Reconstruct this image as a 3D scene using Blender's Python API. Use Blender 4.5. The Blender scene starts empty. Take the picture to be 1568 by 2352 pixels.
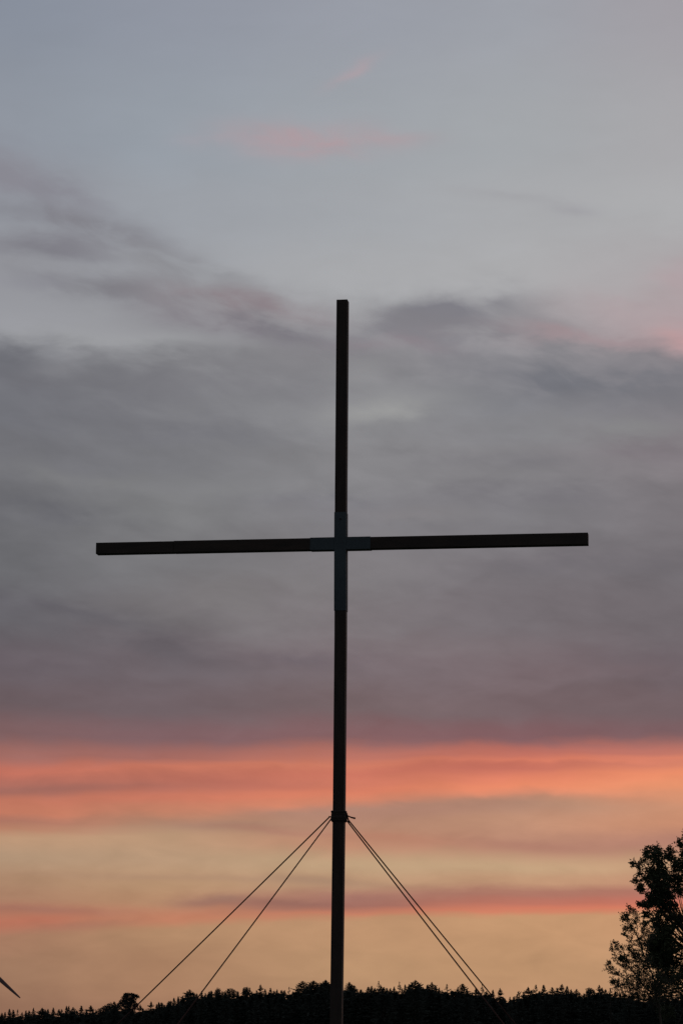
import bpy, math, random
from mathutils import Vector, Matrix
random.seed(7)
R = math.radians
sc = bpy.context.scene
C = sc.collection

# ------------------------------------------------------------------ camera
F = 6343.0                      # focal length in units of a 1568 x 2352 picture
CW, CH = 1568.0, 2352.0
YH = 2406.0                     # height of eye level in that picture
PITCH = math.atan((YH - CH / 2) / F)
ROLL = R(0.41)
CAM = Vector((0, 0, 1.6))
cd = bpy.data.cameras.new('camera')
cam = bpy.data.objects.new('camera', cd); C.objects.link(cam)
cd.sensor_fit = 'VERTICAL'; cd.sensor_height = 22.3
cd.angle_y = 2 * math.atan(CH / 2 / F)
cd.clip_start = 0.1; cd.clip_end = 20000
RM = Matrix.Rotation(math.pi / 2 + PITCH, 3, 'X') @ Matrix.Rotation(ROLL, 3, 'Z')
cam.matrix_world = Matrix.Translation(CAM) @ RM.to_4x4()
sc.camera = cam
sc.render.resolution_x = 682; sc.render.resolution_y = 1024

def ray(px, py):
    return (RM @ Vector((px - CW / 2, CH / 2 - py, -F))).normalized()
def at(px, py, Y):
    d = ray(px, py)
    return CAM + d * (Y / d.y)
def proj(p):
    v = RM.transposed() @ (Vector(p) - CAM)
    return CW / 2 - v.x / v.z * F, CH / 2 + v.y / v.z * F

# ------------------------------------------------------------------ exposure
sc.view_settings.view_transform = 'Standard'; sc.view_settings.look = 'None'
sc.view_settings.exposure = 0; sc.view_settings.gamma = 1
sc.view_settings.use_curve_mapping = False

def lerp(a, b, t): return a + (b - a) * t
def lin(c):
    return tuple((v / 255 / 12.92) if v / 255 <= 0.04045 else ((v / 255 + 0.055) / 1.055) ** 2.4 for v in c)

# ------------------------------------------------------------------ world: the evening sky
SUN_AZ = R(20); SUN_EL = R(1.0)
w = bpy.data.worlds.new("World"); sc.world = w; w.use_nodes = True
nt = w.node_tree
for n in list(nt.nodes): nt.nodes.remove(n)
L = nt.links
def N(t, **k):
    n = nt.nodes.new(t)
    for a, b in k.items(): setattr(n, a, b)
    return n
def put(sock, v):
    if isinstance(v, bpy.types.NodeSocket): L.new(v, sock)
    else: sock.default_value = v
def m(op, a, b=0.0, c=None):
    n = N('ShaderNodeMath', operation=op)
    put(n.inputs[0], a)
    if op not in ('SINE', 'COSINE', 'ABSOLUTE', 'EXPONENT', 'ARCSINE', 'SQRT'): put(n.inputs[1], b)
    if c is not None: put(n.inputs[2], c)
    return n.outputs[0]
def mrange(v, a, b, c=0.0, d=1.0, interp='SMOOTHSTEP'):
    n = N('ShaderNodeMapRange', interpolation_type=interp)
    put(n.inputs[0], v)
    for i, q in enumerate((a, b, c, d)): put(n.inputs[i + 1], q)
    return n.outputs[0]
def mixc(f, a, b, mode='MIX'):
    n = N('ShaderNodeMix', data_type='RGBA', blend_type=mode)
    put(n.inputs[0], f)
    for s, v in ((n.inputs[6], a), (n.inputs[7], b)):
        if isinstance(v, bpy.types.NodeSocket): L.new(v, s)
        else: s.default_value = (*v, 1)
    return n.outputs[2]
def comb(x, y, z=0.0):
    n = N('ShaderNodeCombineXYZ'); put(n.inputs[0], x); put(n.inputs[1], y); put(n.inputs[2], z); return n.outputs[0]
def noise(vec, scale, detail=5, rough=0.55, dist=0.0):
    n = N('ShaderNodeTexNoise', noise_dimensions='3D')
    L.new(vec, n.inputs['Vector']); n.inputs['Scale'].default_value = scale
    n.inputs['Detail'].default_value = detail; n.inputs['Roughness'].default_value = rough
    n.inputs['Distortion'].default_value = dist
    return m('SUBTRACT', n.outputs[0], 0.5)

tc = N('ShaderNodeTexCoord')
sep = N('ShaderNodeSeparateXYZ'); L.new(tc.outputs['Generated'], sep.inputs[0])
dx, dy, dz = sep.outputs
az = m('MULTIPLY', m('ARCTAN2', dx, dy), 180 / math.pi)         # degrees from the west (+Y)
el = m('MULTIPLY', m('ARCSINE', dz), 180 / math.pi)             # degrees above the horizon
K = F * math.pi / 180                                            # one degree, in sky units
U0 = m('MULTIPLY', az, K); V0 = m('MULTIPLY', el, K)            # sky units, V up
def sky_uv(px, py):                                              # where on the sky a feature sits
    d = ray(px, py)
    return math.degrees(math.atan2(d.x, d.y)) * K, math.degrees(math.asin(d.z)) * K

# streaky drift of the cloud layer
hi = mrange(V0, 560, 950)                                        # 0 near the horizon, 1 in the cloud deck
nv = comb(m('DIVIDE', U0, 360), m('DIVIDE', V0, 135))
n1 = noise(nv, 1.0, 5, 0.55, 0.3)
nv2 = comb(m('DIVIDE', U0, 135), m('DIVIDE', V0, 50), 7.3)
n2 = noise(nv2, 1.0, 4, 0.5, 0.4)
nv3 = comb(m('DIVIDE', U0, 600), m('DIVIDE', V0, 200), 3.1)
n3 = noise(nv3, 1.0, 3, 0.5)
calm = mrange(V0, 1650, 2000, 1.0, 0.45)                         # thin high cloud drifts less
V = m('ADD', V0, m('MULTIPLY', calm, m('ADD', m('MULTIPLY', n1, mrange(V0, 560, 950, 34, 120)),
                   m('MULTIPLY', n2, mrange(V0, 560, 950, 16, 52)))))
U = m('ADD', U0, m('MULTIPLY', n3, 160))

# vertical colour profiles of the sky at five bearings: (height of each of them, colour of each)
COLS = [0, 392, 784, 1176, 1568]
SKYROWS = [
 ((0,)*5, (136,143,156),(145,150,162),(152,156,166),(158,161,169),(161,158,164)),
 ((330,)*5, (144,150,160),(151,158,167),(158,163,169),(164,167,171),(169,168,171)),
 ((480,)*5, (147,151,159),(155,159,166),(162,165,170),(169,170,173),(172,172,174)),
 ((640,)*5, (150,151,157),(158,160,165),(168,169,172),(172,172,174),(170,165,167)),
 ((760,)*5, (150,151,156),(148,148,152),(152,152,155),(158,156,159),(172,155,158)),
 ((830,)*5, (126,127,133),(136,136,140),(142,141,144),(140,138,142),(142,136,140)),
 ((930,)*5, (114,115,121),(125,125,129),(140,140,143),(130,130,135),(128,126,131)),
 ((1060,)*5, (112,112,117),(121,121,125),(134,133,136),(132,130,133),(132,126,130)),
 ((1180,)*5, (109,109,113),(124,124,126),(128,126,130),(126,124,128),(122,117,121)),
 ((1300,)*5, (106,106,110),(119,118,121),(127,123,126),(121,116,120),(114,109,113)),
 ((1420,)*5, (102,100,105),(114,110,113),(125,118,121),(119,112,116),(112,105,109)),
 ((1530,)*5, (104,95,101),(110,101,106),(120,108,112),(122,108,112),(110,99,104)),
 ((1625,)*5, (107,93,97),(111,97,101),(118,101,103),(118,100,103),(113,96,99)),
 ((1698,1698,1695,1690,1682), (128,98,99),(128,98,101),(134,99,101),(130,95,98),(124,96,99)),
 ((1746,1743,1738,1732,1722), (165,108,98),(165,105,95),(190,115,98),(195,112,96),(190,115,100)),
 ((1783,1768,1755,1748,1740), (196,112,92),(203,118,94),(208,122,96),(222,125,98),(222,130,102)),
 ((1806,1792,1774,1764,1748), (178,108,92),(190,112,92),(205,116,94),(205,115,95),(215,128,102)),
 ((1824,1812,1799,1784,1772), (168,107,93),(183,110,93),(208,120,96),(228,130,100),(238,142,103)),
 ((1850,1835,1822,1800,1800), (196,118,94),(205,120,95),(222,128,98),(236,138,102),(232,146,106)),
 ((1875,1862,1840,1820,1830), (195,122,98),(200,128,100),(215,132,102),(225,140,108),(222,148,112)),
 ((1895,1888,1858,1838,1860), (175,118,100),(180,130,105),(180,132,112),(185,138,115),(212,148,115)),
 ((1915,1900,1900,1880,1895), (185,130,105),(178,140,115),(180,135,112),(192,144,118),(205,145,115)),
 ((1930,1925,1935,1935,1935), (188,150,120),(186,150,120),(190,138,112),(182,134,112),(182,130,112)),
 ((1975,1975,1982,1990,1982), (177,147,120),(183,150,121),(189,158,125),(194,161,127),(196,154,121)),
 ((2030,2030,2025,2022,2020), (172,135,108),(182,145,113),(182,145,115),(195,152,120),(190,140,112)),
 ((2070,2070,2062,2048,2045), (172,130,105),(182,140,108),(172,122,105),(172,118,102),(178,118,102)),
 ((2100,2100,2085,2068,2065), (175,118,96),(186,132,104),(165,112,98),(186,116,99),(194,114,97)),
 ((2130,2115,2097,2085,2082), (186,118,95),(190,132,102),(198,126,100),(211,125,99),(215,125,98)),
 ((2160,2137,2116,2103,2099), (165,122,98),(176,136,104),(189,146,111),(196,151,113),(200,150,112)),
 ((2230,)*5, (156,119,95),(169,128,99),(184,144,109),(190,147,110),(191,147,110)),
 ((2345,)*5, (143,106,86),(158,118,93),(176,134,104),(184,139,107),(184,139,107)),
]
VB, VT = sky_uv(784, 2352)[1] - 20, sky_uv(784, 0)[1]
NC = 13

vn = mrange(V, VB, VT, 0, 1, 'LINEAR')
prev = None
for c in range(NC):
    x = 1568 * c / (NC - 1)
    i = min(3, int(x // 392)); t = (x - COLS[i]) / 392; t = t * t * (3 - 2 * t) * 0.5 + t * 0.5
    cr = N('ShaderNodeValToRGB'); cr.color_ramp.interpolation = 'EASE'
    st = []
    for row in SKYROWS:
        y = lerp(row[0][i], row[0][i + 1], t)
        col = tuple(lerp(row[1 + i][k], row[2 + i][k], t) for k in range(3))
        if 1700 < y < 1870: col = (col[0] - 3, col[1] + 1, col[2] + 3)
        st.append(((sky_uv(784, y)[1] - VB) / (VT - VB), lin(col)))
    st.sort()
    e = cr.color_ramp.elements
    e[0].position = max(0, st[0][0]); e[0].color = (*st[0][1], 1)
    e[1].position = min(1, st[-1][0]); e[1].color = (*st[-1][1], 1)
    for pos, col in st[1:-1]:
        q = e.new(pos); q.color = (*col, 1)
    L.new(vn, cr.inputs[0])
    if prev is None: acc = cr.outputs[0]
    else:
        ua = sky_uv(1568 * (c - 1) / (NC - 1), 1176)[0]; ub = sky_uv(x, 1176)[0]
        acc = mixc(mrange(U, ua, ub, 0, 1, 'LINEAR'), acc, cr.outputs[0])
    prev = cr

# single clouds and wisps: x, y, half length, half height up, half height down, slope, colour, strength
CLOUDS = [
 (705,322,150,34,30,0.0,(175,155,160),1.0),(880,318,90,14,13,-.02,(173,158,163),.5),(560,322,110,12,12,.0,(170,158,166),.35),
 (806,170,46,18,13,-.55,(174,159,165),.7),
 (1300,486,60,16,16,.05,(157,156,161),.5),(1180,455,130,12,13,.12,(160,160,164),.5),
 (20,420,200,80,46,.40,(138,137,146),0.72),(50,490,110,18,18,.1,(126,125,133),0.72),(150,440,120,22,20,.2,(136,135,144),0.62),
 (230,520,150,26,22,.16,(128,127,134),0.82),(120,572,110,20,20,-.05,(123,122,130),0.82),(210,655,130,22,24,.1,(122,121,127),0.87),(440,600,110,18,22,.25,(134,134,139),0.72),
 (150,560,150,26,22,-.05,(129,128,136),.55),(330,550,90,14,16,.2,(137,137,143),.5),
 (260,640,200,38,30,.12,(132,132,138),.55),(70,650,90,20,16,-.1,(140,140,148),.4),
 (430,640,170,40,34,.32,(138,138,143),.55),
 (560,705,180,32,30,.12,(144,133,138),.8),(585,756,200,32,40,.18,(122,119,126),.85),(640,810,200,26,40,.1,(129,127,131),.6),(470,735,110,20,18,.2,(134,128,135),.5),
 (250,775,260,28,34,.05,(160,161,164),.7),(60,735,160,30,28,.05,(156,157,163),.5),
 (60,835,110,36,60,.12,(108,109,116),.8),(165,845,40,26,26,0,(138,138,142),.6),(330,850,190,34,50,.0,(114,114,119),.7),(40,920,200,40,60,0,(108,109,117),.5),(460,880,150,36,30,.1,(124,124,129),.4),
 (250,900,330,60,70,.0,(116,116,122),.55),(620,860,170,30,34,.1,(134,133,137),.5),
 (1080,765,200,40,50,.0,(133,131,137),.7),(620,900,260,50,60,.0,(128,127,132),.45),(1500,860,160,40,60,.05,(124,122,128),.5),
 (1030,722,130,38,40,-.1,(127,126,133),1.0),(910,756,130,28,36,-.1,(131,129,135),.75),(940,788,130,16,16,-.03,(143,131,138),.6),
 (1330,858,250,48,58,.03,(116,117,124),.85),(1120,800,150,30,26,.12,(132,131,136),.5),
 (1500,710,170,56,46,.06,(176,160,163),.5),(1550,768,55,24,26,.15,(192,155,156),.65),(1350,778,150,15,16,.10,(165,144,148),.6),
 (1560,640,70,40,40,0,(180,160,164),.4),
 (880,935,120,26,28,-.05,(155,155,155),.75),(820,860,60,22,30,0,(148,148,150),.4),
 (1400,985,190,18,22,.05,(138,138,139),.6),(1150,1060,200,18,20,.03,(122,120,125),.5),(1480,1050,140,24,20,.0,(126,118,124),.4),
 (180,1095,240,18,24,.12,(127,127,129),.6),(420,990,200,28,28,.06,(116,116,122),.5),(560,1115,200,20,20,.02,(130,130,132),.5),
 (740,1150,130,24,30,.06,(117,116,123),.6),(1200,1140,180,28,24,.0,(118,115,121),.5),(960,1180,170,18,16,.03,(134,130,132),.4),
 (90,1400,240,24,30,.2,(96,93,100),.55),(330,1490,150,22,24,.15,(100,95,101),.4),(100,1180,180,26,26,.1,(103,103,109),.5),
 (560,1365,210,44,50,-.08,(128,124,125),.5),(1010,1480,200,22,26,.03,(126,115,118),.4),
 (700,1510,120,18,20,0,(108,99,106),.4),(1350,1550,260,16,20,-.04,(124,107,111),.4),(1350,1300,200,30,30,.02,(110,106,112),.4),
 (480,2072,70,12,10,-.05,(150,112,98),.7),(640,2078,170,15,9,.03,(150,106,96),.75),(530,2062,40,10,10,.0,(152,116,102),.5),
 (420,2105,130,18,16,-.1,(190,122,95),.6),(90,2092,130,10,9,.04,(160,112,98),.55),(180,2128,120,9,9,-.08,(162,116,98),.5),
 (90,2118,110,14,16,-.1,(190,112,92),.4),
 (470,1893,130,10,12,.04,(160,126,108),.6),(600,1905,140,9,8,.08,(170,120,104),.5),(110,1814,170,10,9,-.06,(156,104,94),.45),
 (1090,1758,150,9,9,.0,(186,106,92),.6),(560,1800,200,10,9,.05,(180,106,92),.4),
 (1130,1838,150,11,20,-.02,(172,130,110),.7),(1330,1835,110,10,22,.05,(176,136,112),.6),(930,1862,160,12,20,-.08,(172,128,110),.6),
 (1250,1942,170,10,12,.05,(172,122,106),.6),(880,1925,130,10,10,.06,(186,128,106),.5),
 (360,2012,260,8,8,.0,(168,134,110),.5),(720,2022,140,9,9,.05,(165,132,110),.6),
 (840,2062,60,12,16,.0,(150,104,96),.5),
]
nv5 = comb(m('DIVIDE', m('MULTIPLY_ADD', V0, 0.5, U0), 150), m('DIVIDE', m('MULTIPLY_ADD', U0, 0.10, V0), 66), 2.2)
n5 = noise(nv5, 1.0, 5, 0.52, 0.35)
rag = mrange(n5, -0.17, 0.13, 0.50, 1.35)                        # ragged, uneven thickness of each cloud
for (cx, cy, ln, hu, hd, sl, col, al) in CLOUDS:
    cu, cv = sky_uv(cx, cy)
    du = m('SUBTRACT', U, cu)
    dv = m('SUBTRACT', m('MULTIPLY_ADD', du, sl, V), cv)        # slope: falls to the right
    h = m('MULTIPLY_ADD', m('GREATER_THAN', dv, 0.0), 1.0 / hu - 1.0 / hd, 1.0 / hd)
    q = m('MULTIPLY', dv, h); q = m('MULTIPLY', q, q)
    p = m('MULTIPLY', du, 1.0 / ln); p = m('MULTIPLY_ADD', p, p, q)
    f = m('EXPONENT', m('MULTIPLY', p, -0.8))
    k_ = m('MULTIPLY', f, al)
    if cy < 1650 and not (cy < 300): k_ = m('MULTIPLY', k_, rag)
    acc = mixc(m('MINIMUM', k_, 1.0), acc, lin(col))

# fine uneven density of the deck
deck = m('MULTIPLY', mrange(V0, 700, 900), mrange(V0, 1750, 1500))
gain = m('ADD', 1.0, m('ADD', m('MULTIPLY', m('ADD', n2, m('MULTIPLY', n1, 1.1)), mrange(V0, 700, 2100, 0.26, 0.06)),
                   m('MULTIPLY', m('MULTIPLY', n5, -0.26), deck)))
gn = N('ShaderNodeVectorMath', operation='SCALE'); L.new(acc, gn.inputs[0]); L.new(gain, gn.inputs['Scale'])
acc = gn.outputs[0]
# overhead, and away from the afterglow to the dark eastern sky
far = noise(comb(m('MULTIPLY', dx, 2.0), m('MULTIPLY', dy, 2.0), m('MULTIPLY', dz, 7.0)), 1.6, 5, 0.6)
east = mixc(mrange(far, -0.1, 0.15), lin((92, 95, 104)), lin((114, 113, 118)))
acc = mixc(mrange(el, 24, 60), acc, east)
acc = mixc(mrange(m('ABSOLUTE', az), 20, 95), acc, east)
acc = mixc(mrange(el, -1.5, -0.2), lin((20, 20, 20)), acc)
tens = N('ShaderNodeVectorMath', operation='SCALE'); L.new(acc, tens.inputs[0]); tens.inputs['Scale'].default_value = 10.0
sky = N('ShaderNodeTexSky', sky_type='NISHITA'); sky.sun_disc = False
sky.sun_elevation = R(-3.0); sky.sun_rotation = SUN_AZ
skys = N('ShaderNodeVectorMath', operation='SCALE'); L.new(sky.outputs[0], skys.inputs[0]); skys.inputs['Scale'].default_value = 0.02
addv = N('ShaderNodeVectorMath', operation='ADD'); L.new(tens.outputs[0], addv.inputs[0]); L.new(skys.outputs[0], addv.inputs[1])
bg = N('ShaderNodeBackground'); L.new(addv.outputs[0], bg.inputs[0]); bg.inputs[1].default_value = 0.1
wo = N('ShaderNodeOutputWorld'); L.new(bg.outputs[0], wo.inputs[0])

# last light of the sun, low behind the forest
sl = bpy.data.lights.new('sun', 'SUN'); so = bpy.data.objects.new('sun', sl); C.objects.link(so)
sl.energy = 0.03; sl.angle = R(10); sl.color = (1.0, 0.42, 0.22)
sd = Vector((math.sin(SUN_AZ) * math.cos(SUN_EL), math.cos(SUN_AZ) * math.cos(SUN_EL), math.sin(SUN_EL)))
so.rotation_euler = sd.to_track_quat('Z', 'Y').to_euler()

# ------------------------------------------------------------------ materials
def mat(name, c1, c2, scale=8, rough=0.8, metal=0.0, stretch=(1, 1, 1), bump=0.2):
    M = bpy.data.materials.new(name); M.use_nodes = True
    t = M.node_tree; b = t.nodes['Principled BSDF']
    tcn = t.nodes.new('ShaderNodeTexCoord'); mp = t.nodes.new('ShaderNodeMapping'); mp.inputs['Scale'].default_value = stretch
    nz = t.nodes.new('ShaderNodeTexNoise'); nz.inputs['Scale'].default_value = scale; nz.inputs['Detail'].default_value = 6
    cr = t.nodes.new('ShaderNodeValToRGB'); cr.color_ramp.elements[0].position = .35; cr.color_ramp.elements[1].position = .68
    cr.color_ramp.elements[0].color = (*c1, 1); cr.color_ramp.elements[1].color = (*c2, 1)
    t.links.new(tcn.outputs['Object'], mp.inputs[0]); t.links.new(mp.outputs[0], nz.inputs['Vector'])
    t.links.new(nz.outputs[0], cr.inputs[0]); t.links.new(cr.outputs[0], b.inputs['Base Color'])
    b.inputs['Roughness'].default_value = rough; b.inputs['Metallic'].default_value = metal
    if bump:
        bp = t.nodes.new('ShaderNodeBump'); bp.inputs['Strength'].default_value = bump; bp.inputs['Distance'].default_value = 0.01
        t.links.new(nz.outputs[0], bp.inputs['Height']); t.links.new(bp.outputs[0], b.inputs['Normal'])
    return M
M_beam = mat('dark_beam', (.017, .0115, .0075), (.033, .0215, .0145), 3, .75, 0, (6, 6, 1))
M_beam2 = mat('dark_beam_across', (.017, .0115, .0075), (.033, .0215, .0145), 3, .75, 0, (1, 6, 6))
M_zinc = mat('zinc_sheet', (.042, .062, .071), (.055, .079, .089), 5, .8, 0.0)
M_rope = mat('rope', (.042, .016, .012), (.07, .027, .02), 60, .9)
M_strap = mat('lashing', (.02, .017, .015), (.04, .03, .025), 40, .9)
M_bark = mat('bark', (.035, .028, .020), (.07, .055, .04), 3, .95)
M_needle = mat('needles', (.036, .046, .038), (.060, .072, .060), .6, .9, bump=0)
M_leaf = mat('leaves', (.022, .035, .012), (.05, .065, .025), 1.5, .8, bump=0)
M_white = mat('painted_blade', (.14, .09, .09), (.18, .12, .12), 1, .6, bump=0)
M_grass = mat('grass', (.02, .035, .012), (.05, .06, .025), .8, .95)
M_forest_floor = M_grass

# ------------------------------------------------------------------ helpers
def mesh_obj(name, verts, faces, material, parent=None, smooth=False):
    me = bpy.data.meshes.new(name); me.from_pydata([tuple(v) for v in verts], [], faces); me.update()
    me.materials.append(material)
    if smooth:
        for p in me.polygons: p.use_smooth = True
    o = bpy.data.objects.new(name, me); C.objects.link(o)
    if parent: o.parent = parent
    return o
def empty(name, loc, rz=0.0):
    o = bpy.data.objects.new(name, None); C.objects.link(o); o.location = loc; o.rotation_euler = (0, 0, rz)
    o.empty_display_size = 0.5
    return o
def tag(o, label=None, cat=None, group=None, kind=None):
    if label: o['label'] = label
    if cat: o['category'] = cat
    if group: o['group'] = group
    if kind: o['kind'] = kind
    return o
class MB:
    def __init__(s): s.v = []; s.f = []
    def add(s, vs, fs):
        b = len(s.v); s.v += [tuple(v) for v in vs]; s.f += [tuple(i + b for i in f) for f in fs]
    def box(s, lo, hi, ch=0.0):
        (x0, y0, z0), (x1, y1, z1) = lo, hi
        s.add([(x0,y0,z0),(x1,y0,z0),(x1,y1,z0),(x0,y1,z0),(x0,y0,z1),(x1,y0,z1),(x1,y1,z1),(x0,y1,z1)],
              [(0,3,2,1),(4,5,6,7),(0,1,5,4),(1,2,6,5),(2,3,7,6),(3,0,4,7)])
    def tube(s, pts, rad, n=8, caps=True):
        pts = [Vector(p) for p in pts]
        rr = rad if isinstance(rad, (list, tuple)) else [rad] * len(pts)
        b = len(s.v); up = Vector((0.13, 0.21, 1)).normalized()
        for i, p in enumerate(pts):
            t = (pts[min(i + 1, len(pts) - 1)] - pts[max(i - 1, 0)]).normalized()
            a = t.cross(up)
            if a.length < 1e-3: a = t.cross(Vector((1, 0, 0)))
            a.normalize(); c = t.cross(a)
            for k in range(n):
                an = 2 * math.pi * k / n
                s.v.append(tuple(p + (a * math.cos(an) + c * math.sin(an)) * rr[i]))
        for i in range(len(pts) - 1):
            for k in range(n):
                k2 = (k + 1) % n
                s.f.append((b + i*n + k, b + i*n + k2, b + (i+1)*n + k2, b + (i+1)*n + k))
        if caps:
            s.f.append(tuple(b + k for k in range(n))[::-1])
            s.f.append(tuple(b + (len(pts)-1)*n + k for k in range(n)))
    def build(s, name, material, parent=None, smooth=False):
        return mesh_obj(name, s.v, s.f, material, parent, smooth)
def bevel(o, wd=0.004, seg=2):
    b = o.modifiers.new('edge', 'BEVEL'); b.width = wd; b.segments = seg; b.limit_method = 'ANGLE'

def smooth01(t):
    t = max(0.0, min(1.0, t)); return t * t * (3 - 2 * t)
def ground_z(x, y):
    r = math.hypot(x, y - 15)
    hill = -3.2 * smooth01((r - 38) / 80)
    f = smooth01((y - 300) / 450)
    fz = -8.5 + 7.5 * smooth01((x + 120) / 120) - (2.0 * smooth01((x - 60) / 200))
    z = hill * (1 - f) + (fz) * f
    z += -6 * smooth01((y - 1150) / 400) * f
    if r > 40: z += 0.25 * math.sin(x * .05) * math.cos(y * .043) * smooth01((r - 40) / 40)
    return z

# ------------------------------------------------------------------ ground: one sheet to the horizon
def axis_vals(lim):
    v = [0.0]; st = 2.0
    while v[-1] < lim: v.append(v[-1] + st); st *= 1.085
    return [-a for a in v[:0:-1]] + v
gx = axis_vals(9000); gy = axis_vals(9000)
gv = [(x, y, ground_z(x, y)) for y in gy for x in gx]
nx = len(gx)
gf = [(j*nx+i, j*nx+i+1, (j+1)*nx+i+1, (j+1)*nx+i) for j in range(len(gy)-1) for i in range(nx-1)]
g = mesh_obj('ground', gv, gf, M_grass, smooth=True)
tag(g, 'dark grassy hilltop and fields sloping away to the forest', kind='structure')

# ------------------------------------------------------------------ the cross
CY = 32.0
YAW = R(-8.6)
c0 = at(782.5, 1250, CY)                       # centre of the crossing
root = empty('cross', (c0.x, c0.y, ground_z(c0.x, c0.y)), YAW)
tag(root, 'tall plain dark cross of square beams on the hilltop, held by guy ropes', 'cross')
zz = lambda py: at(782, py, CY).z - root.location.z
W = 0.0662                                     # half width of a beam
zc = c0.z - root.location.z
def arm_len(px):
    lo, hi = 0.08, 6.0
    for _ in range(40):
        mid = (lo + hi) / 2; s = 1 if px > 784 else -1
        p = Vector((c0.x + s * mid * math.cos(YAW), c0.y + s * mid * math.sin(YAW), c0.z))
        if abs(proj(p)[0] - 784) < abs(px - 784): lo = mid
        else: hi = mid
    return mid
z_s0, z_s1 = zz(1404), zz(1178.5)
BOW = [(-1.0, -.02), (zz(2250), -.009), (zz(2187), -.006), (zz(1837), .004), (zz(1451), .0075), (zz(1250), .002), (zz(1139), .0), (zz(689) + .1, .002)]
def bow(z):                                     # the long timber is not quite straight
    for (a, p), (b, q) in zip(BOW[:-1], BOW[1:]):
        if z <= b: return p + (q - p) * max(0, (z - a)) / (b - a)
    return BOW[-1][1]
def bent(mb):
    mb.v = [(v[0] + bow(v[2]), v[1], v[2]) for v in mb.v]; return mb
def square_beam(z0, z1, n):
    b = MB()
    for i in range(n + 1):
        z = lerp(z0, z1, i / n); b.v += [(-W, -W, z), (W, -W, z), (W, W, z), (-W, W, z)]
        if i:
            k = 4 * i
            b.f += [(k-4+j, k-4+(j+1) % 4, k+(j+1) % 4, k+j) for j in range(4)]
    b.f += [(3, 2, 1, 0), (4*n, 4*n+1, 4*n+2, 4*n+3)]
    return b
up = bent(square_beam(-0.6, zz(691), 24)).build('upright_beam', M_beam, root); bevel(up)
WH = 0.069
aL, aR = arm_len(223.5), arm_len(1350)
aJ = arm_len(401)
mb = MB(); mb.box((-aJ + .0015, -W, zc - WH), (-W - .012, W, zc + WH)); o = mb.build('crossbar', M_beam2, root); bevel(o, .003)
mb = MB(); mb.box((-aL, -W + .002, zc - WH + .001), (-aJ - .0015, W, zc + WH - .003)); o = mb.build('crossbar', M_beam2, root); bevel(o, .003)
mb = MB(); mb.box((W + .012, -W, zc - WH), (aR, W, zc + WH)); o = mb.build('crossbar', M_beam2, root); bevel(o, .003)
# sheet sleeve round the crossing: four thin-walled boxes
T = 0.0045; S = W + T
aSl, aSr = arm_len(714), arm_len(852)
mb = MB()
def shell_v(z0, z1):
    for (lo, hi) in (((-S, -S, z0), (S, -W - .0005, z1)), ((-S, W + .0005, z0), (S, S, z1)),
                     ((-S, -W - .0003, z0), (-W - .0005, W + .0003, z1)), ((W + .0005, -W - .0003, z0), (S, W + .0003, z1))): mb.box(lo, hi)
def shell_h(x0, x1):
    SH = WH + T
    for (lo, hi) in (((x0, -S + .001, zc - SH), (x1, -W - .0005, zc + SH)), ((x0, W + .0005, zc - SH), (x1, S - .001, zc + SH)),
                     ((x0, -W - .0003, zc + WH + .0005), (x1, W + .0003, zc + SH)), ((x0, -W - .0003, zc - SH), (x1, W + .0003, zc - WH - .0005))): mb.box(lo, hi)
shell_v(z_s0, zc); shell_v(zc + .0005, z_s1); bent(mb); shell_h(-aSl, -S + .0005); shell_h(S + .0035, aSr)
sleeve = mb.build('joint_sleeve', M_zinc, root); sleeve['label'] = 'blue-grey sheet metal sleeve round the crossing'
def bolt(x, z):
    b = MB(); b.tube([(x, -S + .002, z), (x, -S - .007, z)], .011, 6); b.build('bolt', M_strap, sleeve)
bolt(.004, z_s1 - .085)
# rope lashing that carries the guys
zl = zz(1875); lash = MB()
for k in range(7):
    z = zl + (-.052 + k * .0175); e = .012 + random.uniform(-.002, .006); q = W + e; ww = random.uniform(-.006, .006)
    pts = []
    for j in range(33):
        a = 2 * math.pi * j / 32
        cx_, cy_ = math.cos(a), math.sin(a); sfac = q / max(abs(cx_), abs(cy_)) * (1 - .06 * abs(math.sin(2*a)))
        pts.append((cx_ * sfac, cy_ * sfac, z + ww * math.sin(a)))
    lash.tube(pts, .0115, 6, False)
lo_ = lash.build('rope_lashing', M_strap, root, True)
lo_['label'] = 'dark rope wound round the upright'
cl = MB(); cl.box((-W - .010, -W - .010, zl - .06), (W + .010, W + .010, zl + .055)); cb = cl.build('clamp_band', M_strap, root); bevel(cb, .004)
kn = MB()                                       # loose end poking out to the right, a tail that drops to the outer rope
kn.tube([(W + .012, 0, zl + .015), (W + .035, -.01, zl + .006), (W + .080, -.015, zl - .014), (W + .128, -.015, zl - .026)], [.008, .0075, .009, .0115], 7)
kn.build('rope_end', M_rope, lo_, True)
kn = MB(); kn.tube([(W + .01, 0, zl + .045), (W + .024, 0, zl + .03), (W + .034, .0, zl - .01), (W + .047, .01, zl - .055), (W + .05, .015, zl - .078)], [.010, .012, .0095, .0085, .008], 7)
kn.build('rope_end', M_rope, lo_, True)
kn = MB(); kn.tube([(-W - .01, 0, zl + .0), (-W - .035, 0, zl - .006), (-W - .050, 0, zl + .001)], [.007, .007, .008], 7)
kn.tube([(-W - .012, 0, zl + .045), (-W - .016, 0, zl + .01), (-W - .01, 0, zl - .03)], [.008, .010, .007], 7)
kn.build('rope_end', M_rope, lo_, True)

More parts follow.
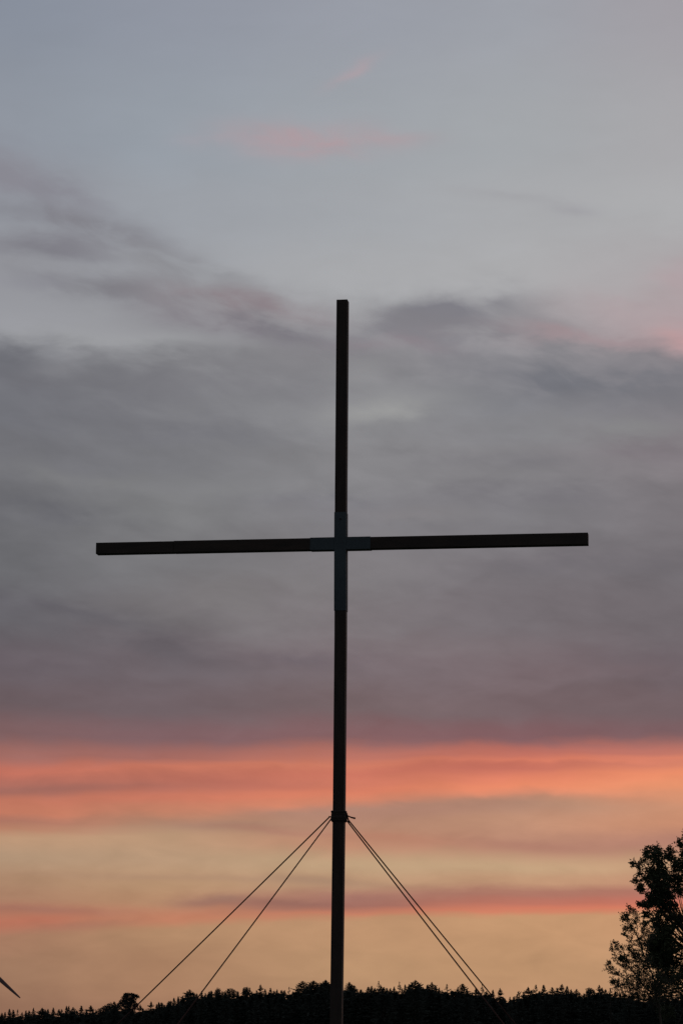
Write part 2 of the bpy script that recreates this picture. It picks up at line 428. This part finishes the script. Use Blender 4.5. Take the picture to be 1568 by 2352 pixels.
# guy ropes
def guy(p1, p2, Y, label, sag, fr):
    # anchor: where the rope's line meets the ground at depth Y
    x1, y1 = p1; x2, y2 = p2
    a0, a1 = 1.0, 6.0
    for _ in range(50):
        t = (a0 + a1) / 2; p = at(x1 + (x2 - x1) * t, y1 + (y2 - y1) * t, Y)
        if p.z > ground_z(p.x, p.y): a0 = t
        else: a1 = t
    A = p.copy(); B = at(x1, y1, CY + fr)
    n = 24; g = MB(); pts = []
    for i in range(n + 1):
        t = i / n; q = B.lerp(A, t); q.z -= sag * 4 * t * (1 - t); pts.append(q - A)
    g.tube(pts, .0078, 8)
    r = empty('guy_rope', A); tag(r, label, 'rope', 'guy ropes bracing the cross')
    g.build('rope', M_rope, r, True)
    s = MB(); d = (B - A).normalized(); s.tube([(-d.x*.06, -d.y*.06, .09), (d.x*.12, d.y*.12, -.35)], [.016, .010], 8)
    s.tube([(-d.x*.09-.03, -d.y*.09, .08), (-d.x*.05+.03, -d.y*.05, .085)], .012, 8)
    s.build('ground_peg', M_zinc, r)
guy((757, 1876), (318, 2304), 35.0, 'outer guy rope on the left of the cross, ending by the round treetop', .012, .03)
guy((761, 1880), (462, 2279), 29.3, 'inner, steeper guy rope on the left of the upright', .010, -.03)
guy((791, 1878), (1095, 2271), 29.3, 'inner guy rope on the right of the upright, lower of the close pair', .010, -.03)
guy((793, 1875), (1131, 2287), 35.0, 'outer guy rope on the right of the upright, upper of the close pair', .012, .03)

# ------------------------------------------------------------------ wind turbine, only a blade tip in view
TY = 1500.0
tip = at(48.5, 2293, TY); ang = R(-41.6); BL = 50.0
hubx, hubz = tip.x - BL * math.cos(ang), tip.z - BL * math.sin(ang)
tz = ground_z(hubx, TY)
wt = empty('wind_turbine', (hubx, TY, tz)); tag(wt, 'far wind turbine, only one blade tip showing at the left edge above the forest', 'wind turbine')
H = hubz - tz
s = MB(); s.tube([(0, 3.5, 0), (0, 3.5, H * .5), (0, 3.5, H - 1.6)], [2.0, 1.6, 1.2], 20); s.build('tower', M_white, wt, True)
s = MB(); s.box((-1.7, 0.9, H - 1.7), (1.7, 9, H + 1.8)); bevel(s.build('nacelle', M_white, wt), .5, 3)
s = MB(); s.tube([(0, 1.0, H), (0, -.6, H), (0, -1.6, H), (0, -2.3, H)], [1.5, 1.5, 1.0, .2], 16); s.build('hub', M_white, wt, True)
def blade(a):
    s = MB(); d = Vector((math.cos(a), 0, math.sin(a))); n_ = Vector((-math.sin(a), 0, math.cos(a))); y_ = Vector((0, 1, 0)); b = 0
    st = [(0, 1.6, 1.6), (.06, 1.7, 1.3), (.2, 3.0, .8), (.4, 2.4, .55), (.6, 1.85, .4), (.74, 1.5, .3), (.88, 1.05, .2), (.97, .65, .12), (.995, .35, .06)]
    K_ = 14
    for (t, ch, th) in st:
        for k in range(K_):
            an = 2 * math.pi * k / K_
            s.v.append(tuple(Vector((0, -.6, H)) + d * (t * BL) + n_ * (ch * .68 * math.cos(an) - ch * .12) + y_ * (th * .5 * math.sin(an))))
    for i in range(len(st) - 1):
        for k in range(K_):
            k2 = (k + 1) % K_; s.f.append((i*K_+k, i*K_+k2, (i+1)*K_+k2, (i+1)*K_+k))
    s.f.append(tuple(range(K_))[::-1]); s.f.append(tuple((len(st)-1)*K_ + k for k in range(K_)))
    s.build('blade', M_white, wt, True)
for k in range(3): blade(ang + k * 2 * math.pi / 3)

# ------------------------------------------------------------------ conifers on the ridge
rnd = random.Random(21)
def clump(mb, c, d, ln, wd, r):
    """ragged spray of needles: two crossing pointed quads along d"""
    d = d.normalized(); up_ = Vector((r.uniform(-.5, .5), r.uniform(-.5, .5), 1)); a = d.cross(up_).normalized(); b = d.cross(a)
    for ax in (a, b):
        mb.add([c - d*ln*.1, c + d*ln*.4 + ax*wd, c + d*ln, c + d*ln*.35 - ax*wd], [(0, 1, 2, 3)])
def conifer(seed, Hh, rmax, slope, sparse, droop, fine=True, lean=0.0, top=1.0, foot=.25):
    """crown hangs from the tip (z = 0) downwards"""
    r = random.Random(seed); mb = MB(); tr = MB()
    tr.tube([(lean * Hh * .0, 0, -Hh), (0, 0, -Hh * .5), (0, 0, -1.5), (0, 0, -.15)], [.24, .17, .05, .02], 6)
    # leader
    clump(mb, Vector((0, 0, -1.5)), Vector((lean, 0, 1)), 1.5, .17, r)
    z = -.55; lim = -Hh * (1 - foot)
    prof = [r.uniform(.75, 1.25) for _ in range(12)]
    while z > lim:
        t = -z; spread = min(rmax, max(.14, slope * (t - .3) * top))
        spread *= lerp(prof[int(t * .8) % 12], prof[(int(t * .8) + 1) % 12], (t * .8) % 1)
        nb = r.randint(7, 9) if t < 9 else 7
        a0 = r.uniform(0, 6.28)
        for k in range(nb):
            if r.random() < sparse: continue
            a = a0 + 6.28 * k / nb + r.uniform(-.3, .3); ln = spread * r.uniform(.6, 1.25)
            rise = r.uniform(.25, .6) if t < 2.5 else r.uniform(-.25, .3) - droop
            d = Vector((math.cos(a), math.sin(a), rise)).normalized(); o = Vector((lean * t * -.1, 0, z + r.uniform(-.12, .12)))
            if fine and t < 8:
                ns = max(2, int(ln / .22)); sz = min(.5, .26 + .08 * t)
            else: ns = max(2, int(ln / .8)); sz = 1.15
            for q in range(ns):
                f = (q + .5) / ns; p = o + d * (ln * f * .85)
                dd = d + Vector((r.uniform(-.6, .6), r.uniform(-.6, .6), r.uniform(-.35, .45)))
                clump(mb, p, dd, sz * r.uniform(.6, 1.2) * (1.1 - .3 * f), sz * .26, r)
        z -= (.25 + .02 * t) * (1 if fine else 2.2) * r.uniform(.8, 1.2) * (1.5 if sparse > .3 else 1)
    return mb, tr
def round_tree(seed, Hh, lobes, n=240, leaf=.38):
    r = random.Random(seed); mb = MB(); tr = MB()
    tr.tube([(0, 0, -Hh), (.1, 0, -Hh * .5), (0, 0, -2.0)], [.32, .24, .10], 7)
    for (lx, lz, rx, rz) in lobes:
        ly = r.uniform(-.4, .4) * rx
        tr.tube([(0, 0, min(-3.2, lz - 2.5)), (lx * .5, ly * .5, lz - rz * 1.1), (lx, ly, lz)], [.10, .07, .03], 5)
        cnt = int(n * (rx * rz) ** .9) + 25
        for _ in range(cnt):
            while True:
                u = Vector((r.uniform(-1, 1), r.uniform(-1, 1), r.uniform(-1, 1)))
                if u.length < 1: break
            u *= (0.75 + .25 * r.random()) ; p = Vector((lx + u.x * rx, ly + u.y * rx * .9, lz + u.z * rz))
            dd = Vector((u.x + r.uniform(-.6, .6), u.y + r.uniform(-.6, .6), u.z + r.uniform(-.2, .9)))
            if dd.length < .05: dd = Vector((0, 0, 1))
            clump(mb, p, dd, leaf * r.uniform(.6, 1.3), leaf * .28, r)
    return mb, tr
def lower_mass(r, top, bot, rad, n):
    return [(r.uniform(-rad*.5, rad*.5), lerp(top, bot, k / (n - 1)), rad * r.uniform(.7, 1), abs(bot - top) / n * .9) for k in range(n)]

HT = 25.0
def proto(kind, seed):
    r = random.Random(seed * 13 + 5)
    if kind == 'n':   mb, tr = conifer(seed, HT, 2.1, .42, .05, .05)
    elif kind == 's': mb, tr = conifer(seed, HT, 3.0, .68, .05, .08)
    elif kind == 'b': mb, tr = conifer(seed, HT, 3.6, .92, .03, -.02, top=1.15)
    elif kind == 't': mb, tr = conifer(seed, HT, 2.2, .5, .5, .05)
    elif kind == 'l': mb, tr = conifer(seed, HT, 2.4, .45, .2, -.1, lean=.6)
    else:
        lobes = [(0, -1.0, 1.5, .95), (-1.0, -1.7, 1.2, 1.0), (1.1, -1.9, 1.2, 1.0), (0, -3.0, 2.1, 1.4)] + lower_mass(r, -4.5, -14, 2.6, 5)
        lobes = [(a + r.uniform(-.3, .3), b, c * r.uniform(.85, 1.1), d) for a, b, c, d in lobes]
        mb, tr = round_tree(seed, HT, lobes, 110)
    name = 'pine_tree' if kind == 'r' else 'spruce_tree'
    cm = bpy.data.meshes.new('crown'); cm.from_pydata(mb.v, [], mb.f); cm.materials.append(M_needle)
    tm = bpy.data.meshes.new('trunk'); tm.from_pydata(tr.v, [], tr.f); tm.materials.append(M_bark)
    return name, cm, tm
PROT = {k: [proto(k, s_) for s_ in range(1, 5)] for k in 'nsbtlr'}

# treetops along the ridge: x, y (picture units of four overlapping views), kind
def q1(l, x0): return [((x0 + a / 3.647) * .9185, (2380 + b / 3.647) * .9185, k) for a, b, k in l]
TIPS = []
TIPS += q1([(20,550,'n'),(50,545,'n'),(90,513,'s'),(125,522,'s'),(165,518,'t'),(205,545,'s'),(240,530,'n'),(270,528,'s'),(308,503,'n'),(365,530,'s'),
 (390,505,'b'),(415,520,'s'),(440,515,'n'),(490,502,'n'),(540,518,'s'),(565,515,'s'),(610,486,'n'),(630,486,'n'),(670,497,'s'),(705,528,'s'),
 (745,486,'n'),(790,518,'s'),(830,483,'s'),(850,515,'s'),(880,525,'s'),(915,508,'n'),(940,528,'s'),(970,488,'r'),(1045,446,'s'),(1010,465,'r'),
 (1075,462,'s'),(1280,474,'s'),(1305,510,'n'),(1335,528,'s'),(1380,447,'s'),(1430,466,'n'),(1475,455,'s'),(1500,480,'s'),(1545,443,'s')], 0)
TIPS += q1([(-8,452,'n'),(20,462,'n'),(45,490,'s'),(75,450,'n'),(100,440,'s'),(130,412,'s'),(168,400,'n'),(208,393,'n'),(250,350,'s'),(272,338,'b'),(305,360,'s'),
 (335,372,'s'),(383,350,'n'),(415,370,'n'),(450,352,'s'),(470,348,'s'),(520,330,'r'),(545,345,'s'),(570,350,'s'),(600,362,'s'),(640,332,'r'),
 (668,352,'s'),(712,355,'n'),(768,330,'s'),(800,320,'r'),(838,355,'s'),(882,345,'s'),(917,290,'s'),(960,330,'s'),(1008,320,'s'),(1040,350,'s'),(1068,335,'s'),
 (1110,342,'s'),(1135,345,'s'),(1178,312,'t'),(1215,352,'s'),(1250,325,'s'),(1300,260,'b'),(1335,300,'s'),(1368,275,'s'),(1398,256,'b'),(1430,285,'s'),
 (1470,280,'s'),(1512,249,'b'),(1545,290,'s')], 400)
TIPS += q1([(12,285,'s'),(50,253,'b'),(82,285,'s'),(120,300,'s'),(165,310,'s'),(200,330,'s'),(228,340,'s'),(266,268,'b'),(288,290,'s'),(310,300,'s'),(335,330,'s'),(372,336,'s'),(392,355,'n'),
 (440,310,'s'),(470,303,'s'),(497,322,'s'),(535,260,'t'),(555,302,'n'),(580,315,'s'),(607,325,'s'),(640,325,'s'),(675,310,'s'),(722,268,'t'),
 (748,325,'s'),(775,290,'n'),(812,292,'s'),(835,272,'s'),(868,251,'b'),(900,278,'s'),(922,312,'s'),(980,292,'s'),(1018,268,'b'),(1052,300,'s'),
 (1085,318,'n'),(1110,345,'t'),(1155,288,'t'),(1195,345,'s'),(1255,325,'s'),(1298,282,'b'),(1335,335,'s'),(1385,370,'s'),(1418,328,'s'),(1440,345,'s'),
 (1475,292,'t'),(1515,352,'s'),(1545,380,'s')], 800)
TIPS += q1([(50,360,'t'),(115,338,'n'),(180,323,'s'),(225,420,'s'),(270,403,'n'),(305,405,'n'),(350,350,'l'),(395,355,'s'),(437,313,'s'),(470,342,'s'),
 (507,293,'t'),(540,350,'s'),(578,293,'n'),(610,360,'s'),(655,318,'s'),(700,322,'s'),(742,286,'b'),(790,305,'s'),(825,335,'s'),(877,333,'s'),
 (905,365,'s'),(945,372,'s'),(985,326,'r'),(1035,340,'s'),(1083,295,'s'),(1110,320,'s'),(1140,335,'s'),(1185,325,'t'),(1230,350,'s'),(1272,372,'s'),
 (1312,382,'s'),(1350,392,'s'),(1388,362,'s'),(1450,380,'s'),(1500,385,'s'),(1545,380,'s'),(1590,375,'s'),(1640,365,'s'),(1690,380,'s'),(1740,362,'s'),(1790,375,'s'),(1835,368,'s')], 1200)
TIPS.sort()
LOOK = {'n': 'narrow pointed spruce', 's': 'pointed spruce', 'b': 'broad full spruce', 't': 'thin see-through spruce', 'l': 'leaning spruce', 'r': 'round-topped pine'}
used = set()
def segment(x):
    # name of the stretch of treeline and its ordinal counter
    if x < 268: return 'right of the left picture edge'
    if x < 462: return 'right of the domed pine'
    if x < 757: return 'right of the inner left guy rope'
    if x < 1095: return 'right of the cross upright'
    if x < 1400: return 'right of the right-hand guy ropes'
    return 'right of where the leafy tree begins'
cnt = {}
def ordinal(n): return '%d%s' % (n, 'th' if 10 <= n % 100 <= 20 else {1: 'st', 2: 'nd', 3: 'rd'}.get(n % 10, 'th'))
for i, (px, py, k) in enumerate(TIPS):
    Y = 880 + rnd.uniform(-45, 45)
    name, cm, tm = PROT[k][rnd.randrange(4)]
    tipp = at(px, py, Y); gz = ground_z(tipp.x, Y); Hh = tipp.z - gz
    sxy = rnd.uniform(.75, 1.35)
    root_ = empty(name, (tipp.x, Y, gz), rnd.uniform(0, 6.28) if k != 'l' else 0)
    for nm, me in (('crown', cm), ('trunk', tm)):
        o = bpy.data.objects.new(nm, me); C.objects.link(o); o.parent = root_
        o.location = (0, 0, Hh)
        o.scale = (sxy, sxy, rnd.uniform(.9, 1.1) if nm == 'crown' else (Hh + .3) / HT)
    sg = segment(px); key = (sg, LOOK[k]); cnt[key] = cnt.get(key, 0) + 1
    tag(root_, '%s %s, %s of its shape %s' % ('dark', LOOK[k], ordinal(cnt[key]), sg), 'tree', 'treetops along the forest edge')

# the old domed pine that stands out at the left
def mp(x, y):                                   # offsets in metres from its top
    s_ = 880 / 6906 / 3.647; return (x - 1185) * s_, -(y - 375) * s_
lob = []
for (x, y, rx, ry) in [(1185,400,58,24),(1150,392,26,14),(1225,402,34,18),(1252,410,24,10),(1215,432,34,20),(1140,428,34,28),(1120,455,34,22),(1180,450,50,30),(1220,465,30,24),(1165,480,50,30),(1240,490,26,26),
                       (1110,490,40,30),(1190,515,60,34),(1180,560,75,40),(1180,620,80,40)]:
    a, b = mp(x, y); lob.append((a, b, rx * .0349, ry * .0349))
lob += [(0, -11, 3, 2), (0, -14, 3, 2)]
mbp, trp = round_tree(77, HT, lob, 190, .40)
cp = (1185 / 3.647) * .9185, (2380 + 375 / 3.647) * .9185
tp = at(cp[0], cp[1], 870); gz = ground_z(tp.x, 870); pr = empty('pine_tree', (tp.x, 870, gz))
tag(pr, 'old pine with a broad domed crown rising above the left treeline', 'tree', 'treetops along the forest edge')
o = mbp.build('crown', M_needle, pr); o.location.z = tp.z - gz
o = trp.build('trunk', M_bark, pr); o.location.z = tp.z - gz; o.scale.z = (tp.z - gz + .3) / HT

# the dark wood below the treetops: one mass
tx = [t[0] for t in TIPS]; ty = [t[1] for t in TIPS]
def skyline(px):
    best = [ty[i] for i in range(len(tx)) if abs(tx[i] - px) < 26]
    if not best: best = [ty[0] if px < tx[0] else ty[-1]] 
    return sum(best) / len(best)
wood = MB()
wp = []
for s_ in range(6):
    mb, tr = conifer(200 + s_, HT, 3.2, .5, .0, .05, fine=False); mb.add(tr.v, tr.f); wp.append(mb)
for row in range(5):
    px = (-420.0 if row > 1 else -1900) + rnd.uniform(0, 10)
    while px < (2050 if row > 1 else 3500):
        Y = 850 + row * 24 + rnd.uniform(-8, 8)
        p = at(px, min(2345, (skyline(max(0, min(1600, px))) + 9 * math.sin(px * .006) * smooth01((abs(px - 784) - 900) / 300)) + 12 + rnd.uniform(0, 18)), Y)
        gz = ground_z(p.x, Y); s1 = (p.z - gz) / HT; sp = wp[rnd.randrange(6)]; an = rnd.uniform(0, 6.28); ca, sa = math.cos(an), math.sin(an)
        sw = 1.15 * rnd.uniform(.9, 1.15)
        wood.add([(p.x + (v[0]*ca - v[1]*sa)*sw, Y + (v[0]*sa + v[1]*ca)*sw, p.z + v[2]*s1) for v in sp.v], sp.f)
        px += rnd.uniform(13, 22)
wo_ = wood.build('forest', M_needle)
tag(wo_, 'dense dark conifer wood below the treetops along the ridge', 'forest', kind='stuff')

# ------------------------------------------------------------------ the leafy trees at the right
NY = 100.0
def t3(cx, cy): return 1332 + cx * .1953, 1892 + cy * .1953
def p3(cx, cy, Y=NY):
    if Y < 97.5: cx += 16
    return at(*t3(cx, cy), Y)
MPX = .1953 / F * NY                            # metres per unit of that view
LF = [0.86]
def leaf_at(mb, p, r, ln=.10, wd=.03):
    ln *= LF[0]; wd *= LF[0]
    d = Vector((r.gauss(0, 1), r.gauss(0, 1), r.gauss(-.1, .8))).normalized()
    u = d.cross(Vector((r.gauss(0, 1), r.gauss(0, 1), r.gauss(0, 1))))
    if u.length < 1e-3: return
    u.normalize(); ln *= r.uniform(.7, 1.25); wd *= r.uniform(.8, 1.2)
    mb.add([p, p + d*ln*.35 + u*wd, p + d*ln, p + d*ln*.4 - u*wd], [(0, 1, 2, 3)])
def sprig(mb, tw, p, d, r, nl=7, ln=.28):
    """a short twig carrying a handful of leaves"""
    d = d.normalized(); q = p + d * ln; tw.tube([p, p + d*ln*.55 + Vector((0, 0, .01)), q], [.006, .0045, .003], 4, False)
    for k in range(nl):
        f = .35 + .65 * (k + .5) / nl; b = p + d * ln * f
        leaf_at(mb, b + Vector((r.gauss(0, .018), r.gauss(0, .018), r.gauss(0, .018))), r)
rt = random.Random(5)
leafy = MB(); twigs = MB(); limbs = MB()
DENSE = [(870,290,75,1),(760,335,60,1),(600,440,34,.8),(660,470,50,.6),(720,420,55,.6),(880,400,130,.8),(1040,340,90,1),(1140,190,34,1),(1180,225,45,1),(1200,330,60,.7),(1150,480,130,1),
 (800,540,85,.7),(920,540,130,1.1),(640,650,44,.9),(700,730,62,1.1),(680,560,42,.6),(760,640,70,.6),(900,680,150,1.2),(1090,650,130,1.1),(850,850,120,1.2),(680,915,34,1),(770,930,75,1.1),
 (980,850,150,1.2),(1150,780,70,.9),(760,1040,62,1),(850,1090,70,.6),(930,1010,90,.8),(1060,1040,80,.5),(1180,1090,80,1),(1010,1250,130,1),(880,1180,70,.6),(860,1330,80,.9),
 (900,1430,150,1.2),(1050,1430,110,1.1),(1000,1600,130,1.2),(870,1580,110,1),(1180,1330,60,.7),(1150,1560,60,.5),(1160,1740,80,.6),(1040,1800,100,.45),(950,1800,80,.45),(1000,1420,170,1),(930,1560,150,.9),(820,1420,80,.9),(1060,1620,130,.9),(930,1180,120,.8),(1060,1120,120,.8),(1180,1440,60,.8),(1100,960,60,.6),(940,1330,150,.9),(1000,1980,90,.7),(1150,1960,90,.7),(860,1960,70,.6),(980,1760,120,.8),(1100,1850,110,.7),(1180,1650,60,.7),(900,1880,80,.7)]
BASE = p3(1330, 2500); BASE = Vector((p3(1330, 2000).x, NY, ground_z(p3(1330, 2000).x, NY)))
trunk_pts = [BASE, BASE.lerp(p3(1310, 1900), .5) + Vector((.05, 0, 0)), p3(1310, 1900), p3(1280, 1400), p3(1250, 900), p3(1220, 450)]
limbs.tube(trunk_pts, [.20, .17, .13, .10, .06, .025], 9)
ro = random.Random(9)
OUT = []
for _ in range(46):                             # the half of the crown outside the picture
    x = ro.uniform(1260, 2050); hw = 1 - abs(x - 1250) / 900
    y = ro.uniform(250 + (1 - hw) * 500, 2250 - (1 - hw) * 300); OUT.append((x, y, ro.uniform(80, 140), 1))
OUT += [(1230,120,40,1),(1260,60,45,1),(1290,150,80,1),(1350,250,110,1)]
BUSH = []
for _ in range(16): BUSH.append((ro.uniform(980, 1900), ro.uniform(2120, 2600), ro.uniform(90, 140), 1))
for (x, y, rr, den) in DENSE + OUT + BUSH:
    off = rt.uniform(-.7, .7) * (1.0 if rr > 70 else .5)
    c = p3(x + 12, y + 22, NY + off); rad = rr * MPX
    # limb to the cluster
    t = min(.95, max(.12, (2350 - y - abs(x - 1250) * .5) / 2000)); 
    k = t * (len(trunk_pts) - 3) + 2; k0 = min(len(trunk_pts) - 2, int(k)); s0 = trunk_pts[k0].lerp(trunk_pts[k0 + 1], min(1, k - k0))
    dd_ = abs(c.x - s0.x)
    s0 = trunk_pts[2] if c.z - trunk_pts[2].z < dd_ * 1.2 else s0
    if s0.z > c.z - dd_ * .6 and s0 is not trunk_pts[2]: s0 = s0.lerp(trunk_pts[2], .5)
    mid = s0.lerp(c, .55) + Vector((0, 0, -.12 + .1 * rt.random())); 
    limbs.tube([s0, mid, c], [.032, .018, .006], 5, False)
    # several sub-clumps so that the edge is lobed
    nsp = int(den * (170 if y < 1050 else 135) * (rad / .45) ** 2 * 1.0) + 5
    for _ in range(nsp):
        while True:
            u = Vector((rt.uniform(-1, 1), rt.uniform(-1, 1), rt.uniform(-1, 1)))
            if u.length < 1: break
        p = c + Vector((u.x * rad * 1.0, u.y * rad * 1.3, u.z * rad * 1.0)) * .80
        d = Vector((u.x, u.y * .5, u.z)) + Vector((rt.gauss(0, .35), rt.gauss(0, .35), rt.gauss(.15, .35)))
        if d.length < .05: continue
        sprig(leafy, twigs, p - d.normalized() * .12, d, rt, rt.randint(6, 9), rt.uniform(.16, .28))
bt = empty('broadleaf_tree', BASE); tag(bt, 'big dense leafy tree in silhouette, cut off by the right picture edge', 'tree')
def shift(mb, b): mb.v = [(v[0] - b.x, v[1] - b.y, v[2] - b.z) for v in mb.v]
limbs.add(twigs.v, twigs.f)
for mb_ in (limbs, leafy): shift(mb_, BASE)
limbs.build('trunk', M_bark, bt, True); leafy.build('crown', M_leaf, bt)

# the open, thin-branched tree in front of it
NY2 = 96.0
LF[0] = .66
s2 = MB(); l2 = MB(); tw2 = MB(); r2 = random.Random(31)
B2 = p3(930, 2200, NY2); B2 = Vector((B2.x, NY2, ground_z(B2.x, NY2)))
BR = [
 [(930,2400),(905,2150),(850,1850),(780,1650),(700,1450),(640,1300),(575,1190),(545,1100),(560,1010)],
 [(905,2150),(820,2000),(700,1880),(600,1740),(520,1640),(480,1560),(445,1480),(400,1420)],
 [(600,1740),(490,1690),(425,1640),(385,1560),(358,1440)],
 [(700,1880),(560,1840),(450,1790),(380,1765),(325,1715),(315,1660)],
 [(820,2000),(680,1965),(560,1930),(450,1925),(400,1900),(365,1860)],
 [(700,1450),(620,1430),(560,1350),(505,1310)],
 [(640,1300),(655,1210),(625,1120),(610,1040)],
 [(780,1650),(760,1450),(740,1320),(725,1220),(755,1175)],
 [(780,1650),(670,1590),(590,1530),(555,1440)],
 [(850,1850),(900,1760),(980,1720),(1060,1730)],
 [(850,1850),(1000,1890),(1100,1850),(1170,1800)],
 [(700,1880),(650,1760),(640,1640),(600,1560)],
 [(640,1300),(580,1290),(530,1250),(515,1240)],
 [(575,1190),(510,1150),(485,1100)],
 [(760,1450),(830,1360),(860,1270)],
 [(820,2000),(760,1860),(740,1740),(760,1640)],
 [(905,2150),(760,2090),(620,2050),(480,2030)],
 [(560,1840),(520,1740),(500,1640),(470,1600)],
]
for bi, br in enumerate(BR):
    yo = [NY2 + (0 if bi == 0 else r2.uniform(-.6, .6) * (k / len(br))) for k in range(len(br))]
    pts = [p3(x, y, yo[k]) for k, (x, y) in enumerate(br)]
    # finer, slightly crooked path
    fp = []
    for a, b in zip(pts[:-1], pts[1:]):
        for q in range(3): fp.append(a.lerp(b, q / 3) + Vector((r2.gauss(0, .012), r2.gauss(0, .02), r2.gauss(0, .012))))
    fp.append(pts[-1]); r0 = .045 if bi == 0 else (.028 if len(br) > 6 else .016)
    s2.tube(fp, [lerp(r0, .006, (k / (len(fp) - 1)) ** .7) for k in range(len(fp))], 5, False)
    n = len(fp)
    for k in range(2, n):
        f = k / (n - 1)
        base = fp[k]; along = (fp[k] - fp[k - 1]).normalized()
        for _ in range(4 if f > .3 else 2):
            sd_ = 1 if r2.random() < .5 else -1
            side = Vector((sd_ * r2.uniform(.4, 1), r2.uniform(-.7, .7), r2.uniform(.1, .9)))
            d = (along * .8 + side).normalized(); ln = r2.uniform(.08, .26) * (1.2 - .75 * f)
            e = base + d * ln
            tw2.tube([base, base.lerp(e, .5) + Vector((0, 0, -.012)), e], [.007, .0055, .004], 4, False)
            for _ in range(r2.randint(1, 3)):
                b0 = base.lerp(e, r2.uniform(.35, 1)); dd = d + Vector((r2.gauss(0, .6), r2.gauss(0, .5), r2.gauss(.2, .5)))
                if dd.length < .05: continue
                if r2.random() < .58: sprig(l2, tw2, b0, dd, r2, r2.randint(3, 7), r2.uniform(.08, .17))
            if r2.random() < .3:
                for _ in range(3): leaf_at(l2, e, r2)
    for _ in range(3): leaf_at(l2, fp[-1], r2, .09, .025)
for (x, y, rr, cntp) in [(700,1750,120,60),(600,1850,110,50),(800,1850,120,70),(530,1620,70,22),(650,1560,90,40),(720,1400,80,45),(560,1980,110,55),(680,1960,120,80),
                         (850,2000,120,90),(480,1850,60,18),(760,1250,70,30),(430,1960,60,16),(900,1850,110,70),(960,1950,120,80),(760,1620,90,50)]:
    for _ in range(cntp):
        a_, q_ = r2.uniform(0, 6.28), r2.uniform(0, 1) ** .6
        p = p3(x + rr * q_ * math.cos(a_), y + rr * q_ * math.sin(a_), NY2 + r2.uniform(-.8, .8))
        d = Vector((r2.gauss(-.2, .6), r2.gauss(0, .6), r2.gauss(.6, .5)))
        b0 = p - d.normalized() * .22
        tw2.tube([b0, p + Vector((0, 0, .005))], [.006, .004], 4, False); sprig(l2, tw2, p, d, r2, r2.randint(3, 6), r2.uniform(.08, .15))
s2.tube([B2, p3(930, 2400, NY2)], [.07, .045], 8, False)
bt2 = empty('young_tree', B2); tag(bt2, 'open thin-branched small tree with sparse leaves, left of the big leafy tree', 'tree')
s2.add(tw2.v, tw2.f)
for mb_ in (s2, l2): shift(mb_, B2)
s2.build('trunk', M_bark, bt2, True); l2.build('crown', M_leaf, bt2)
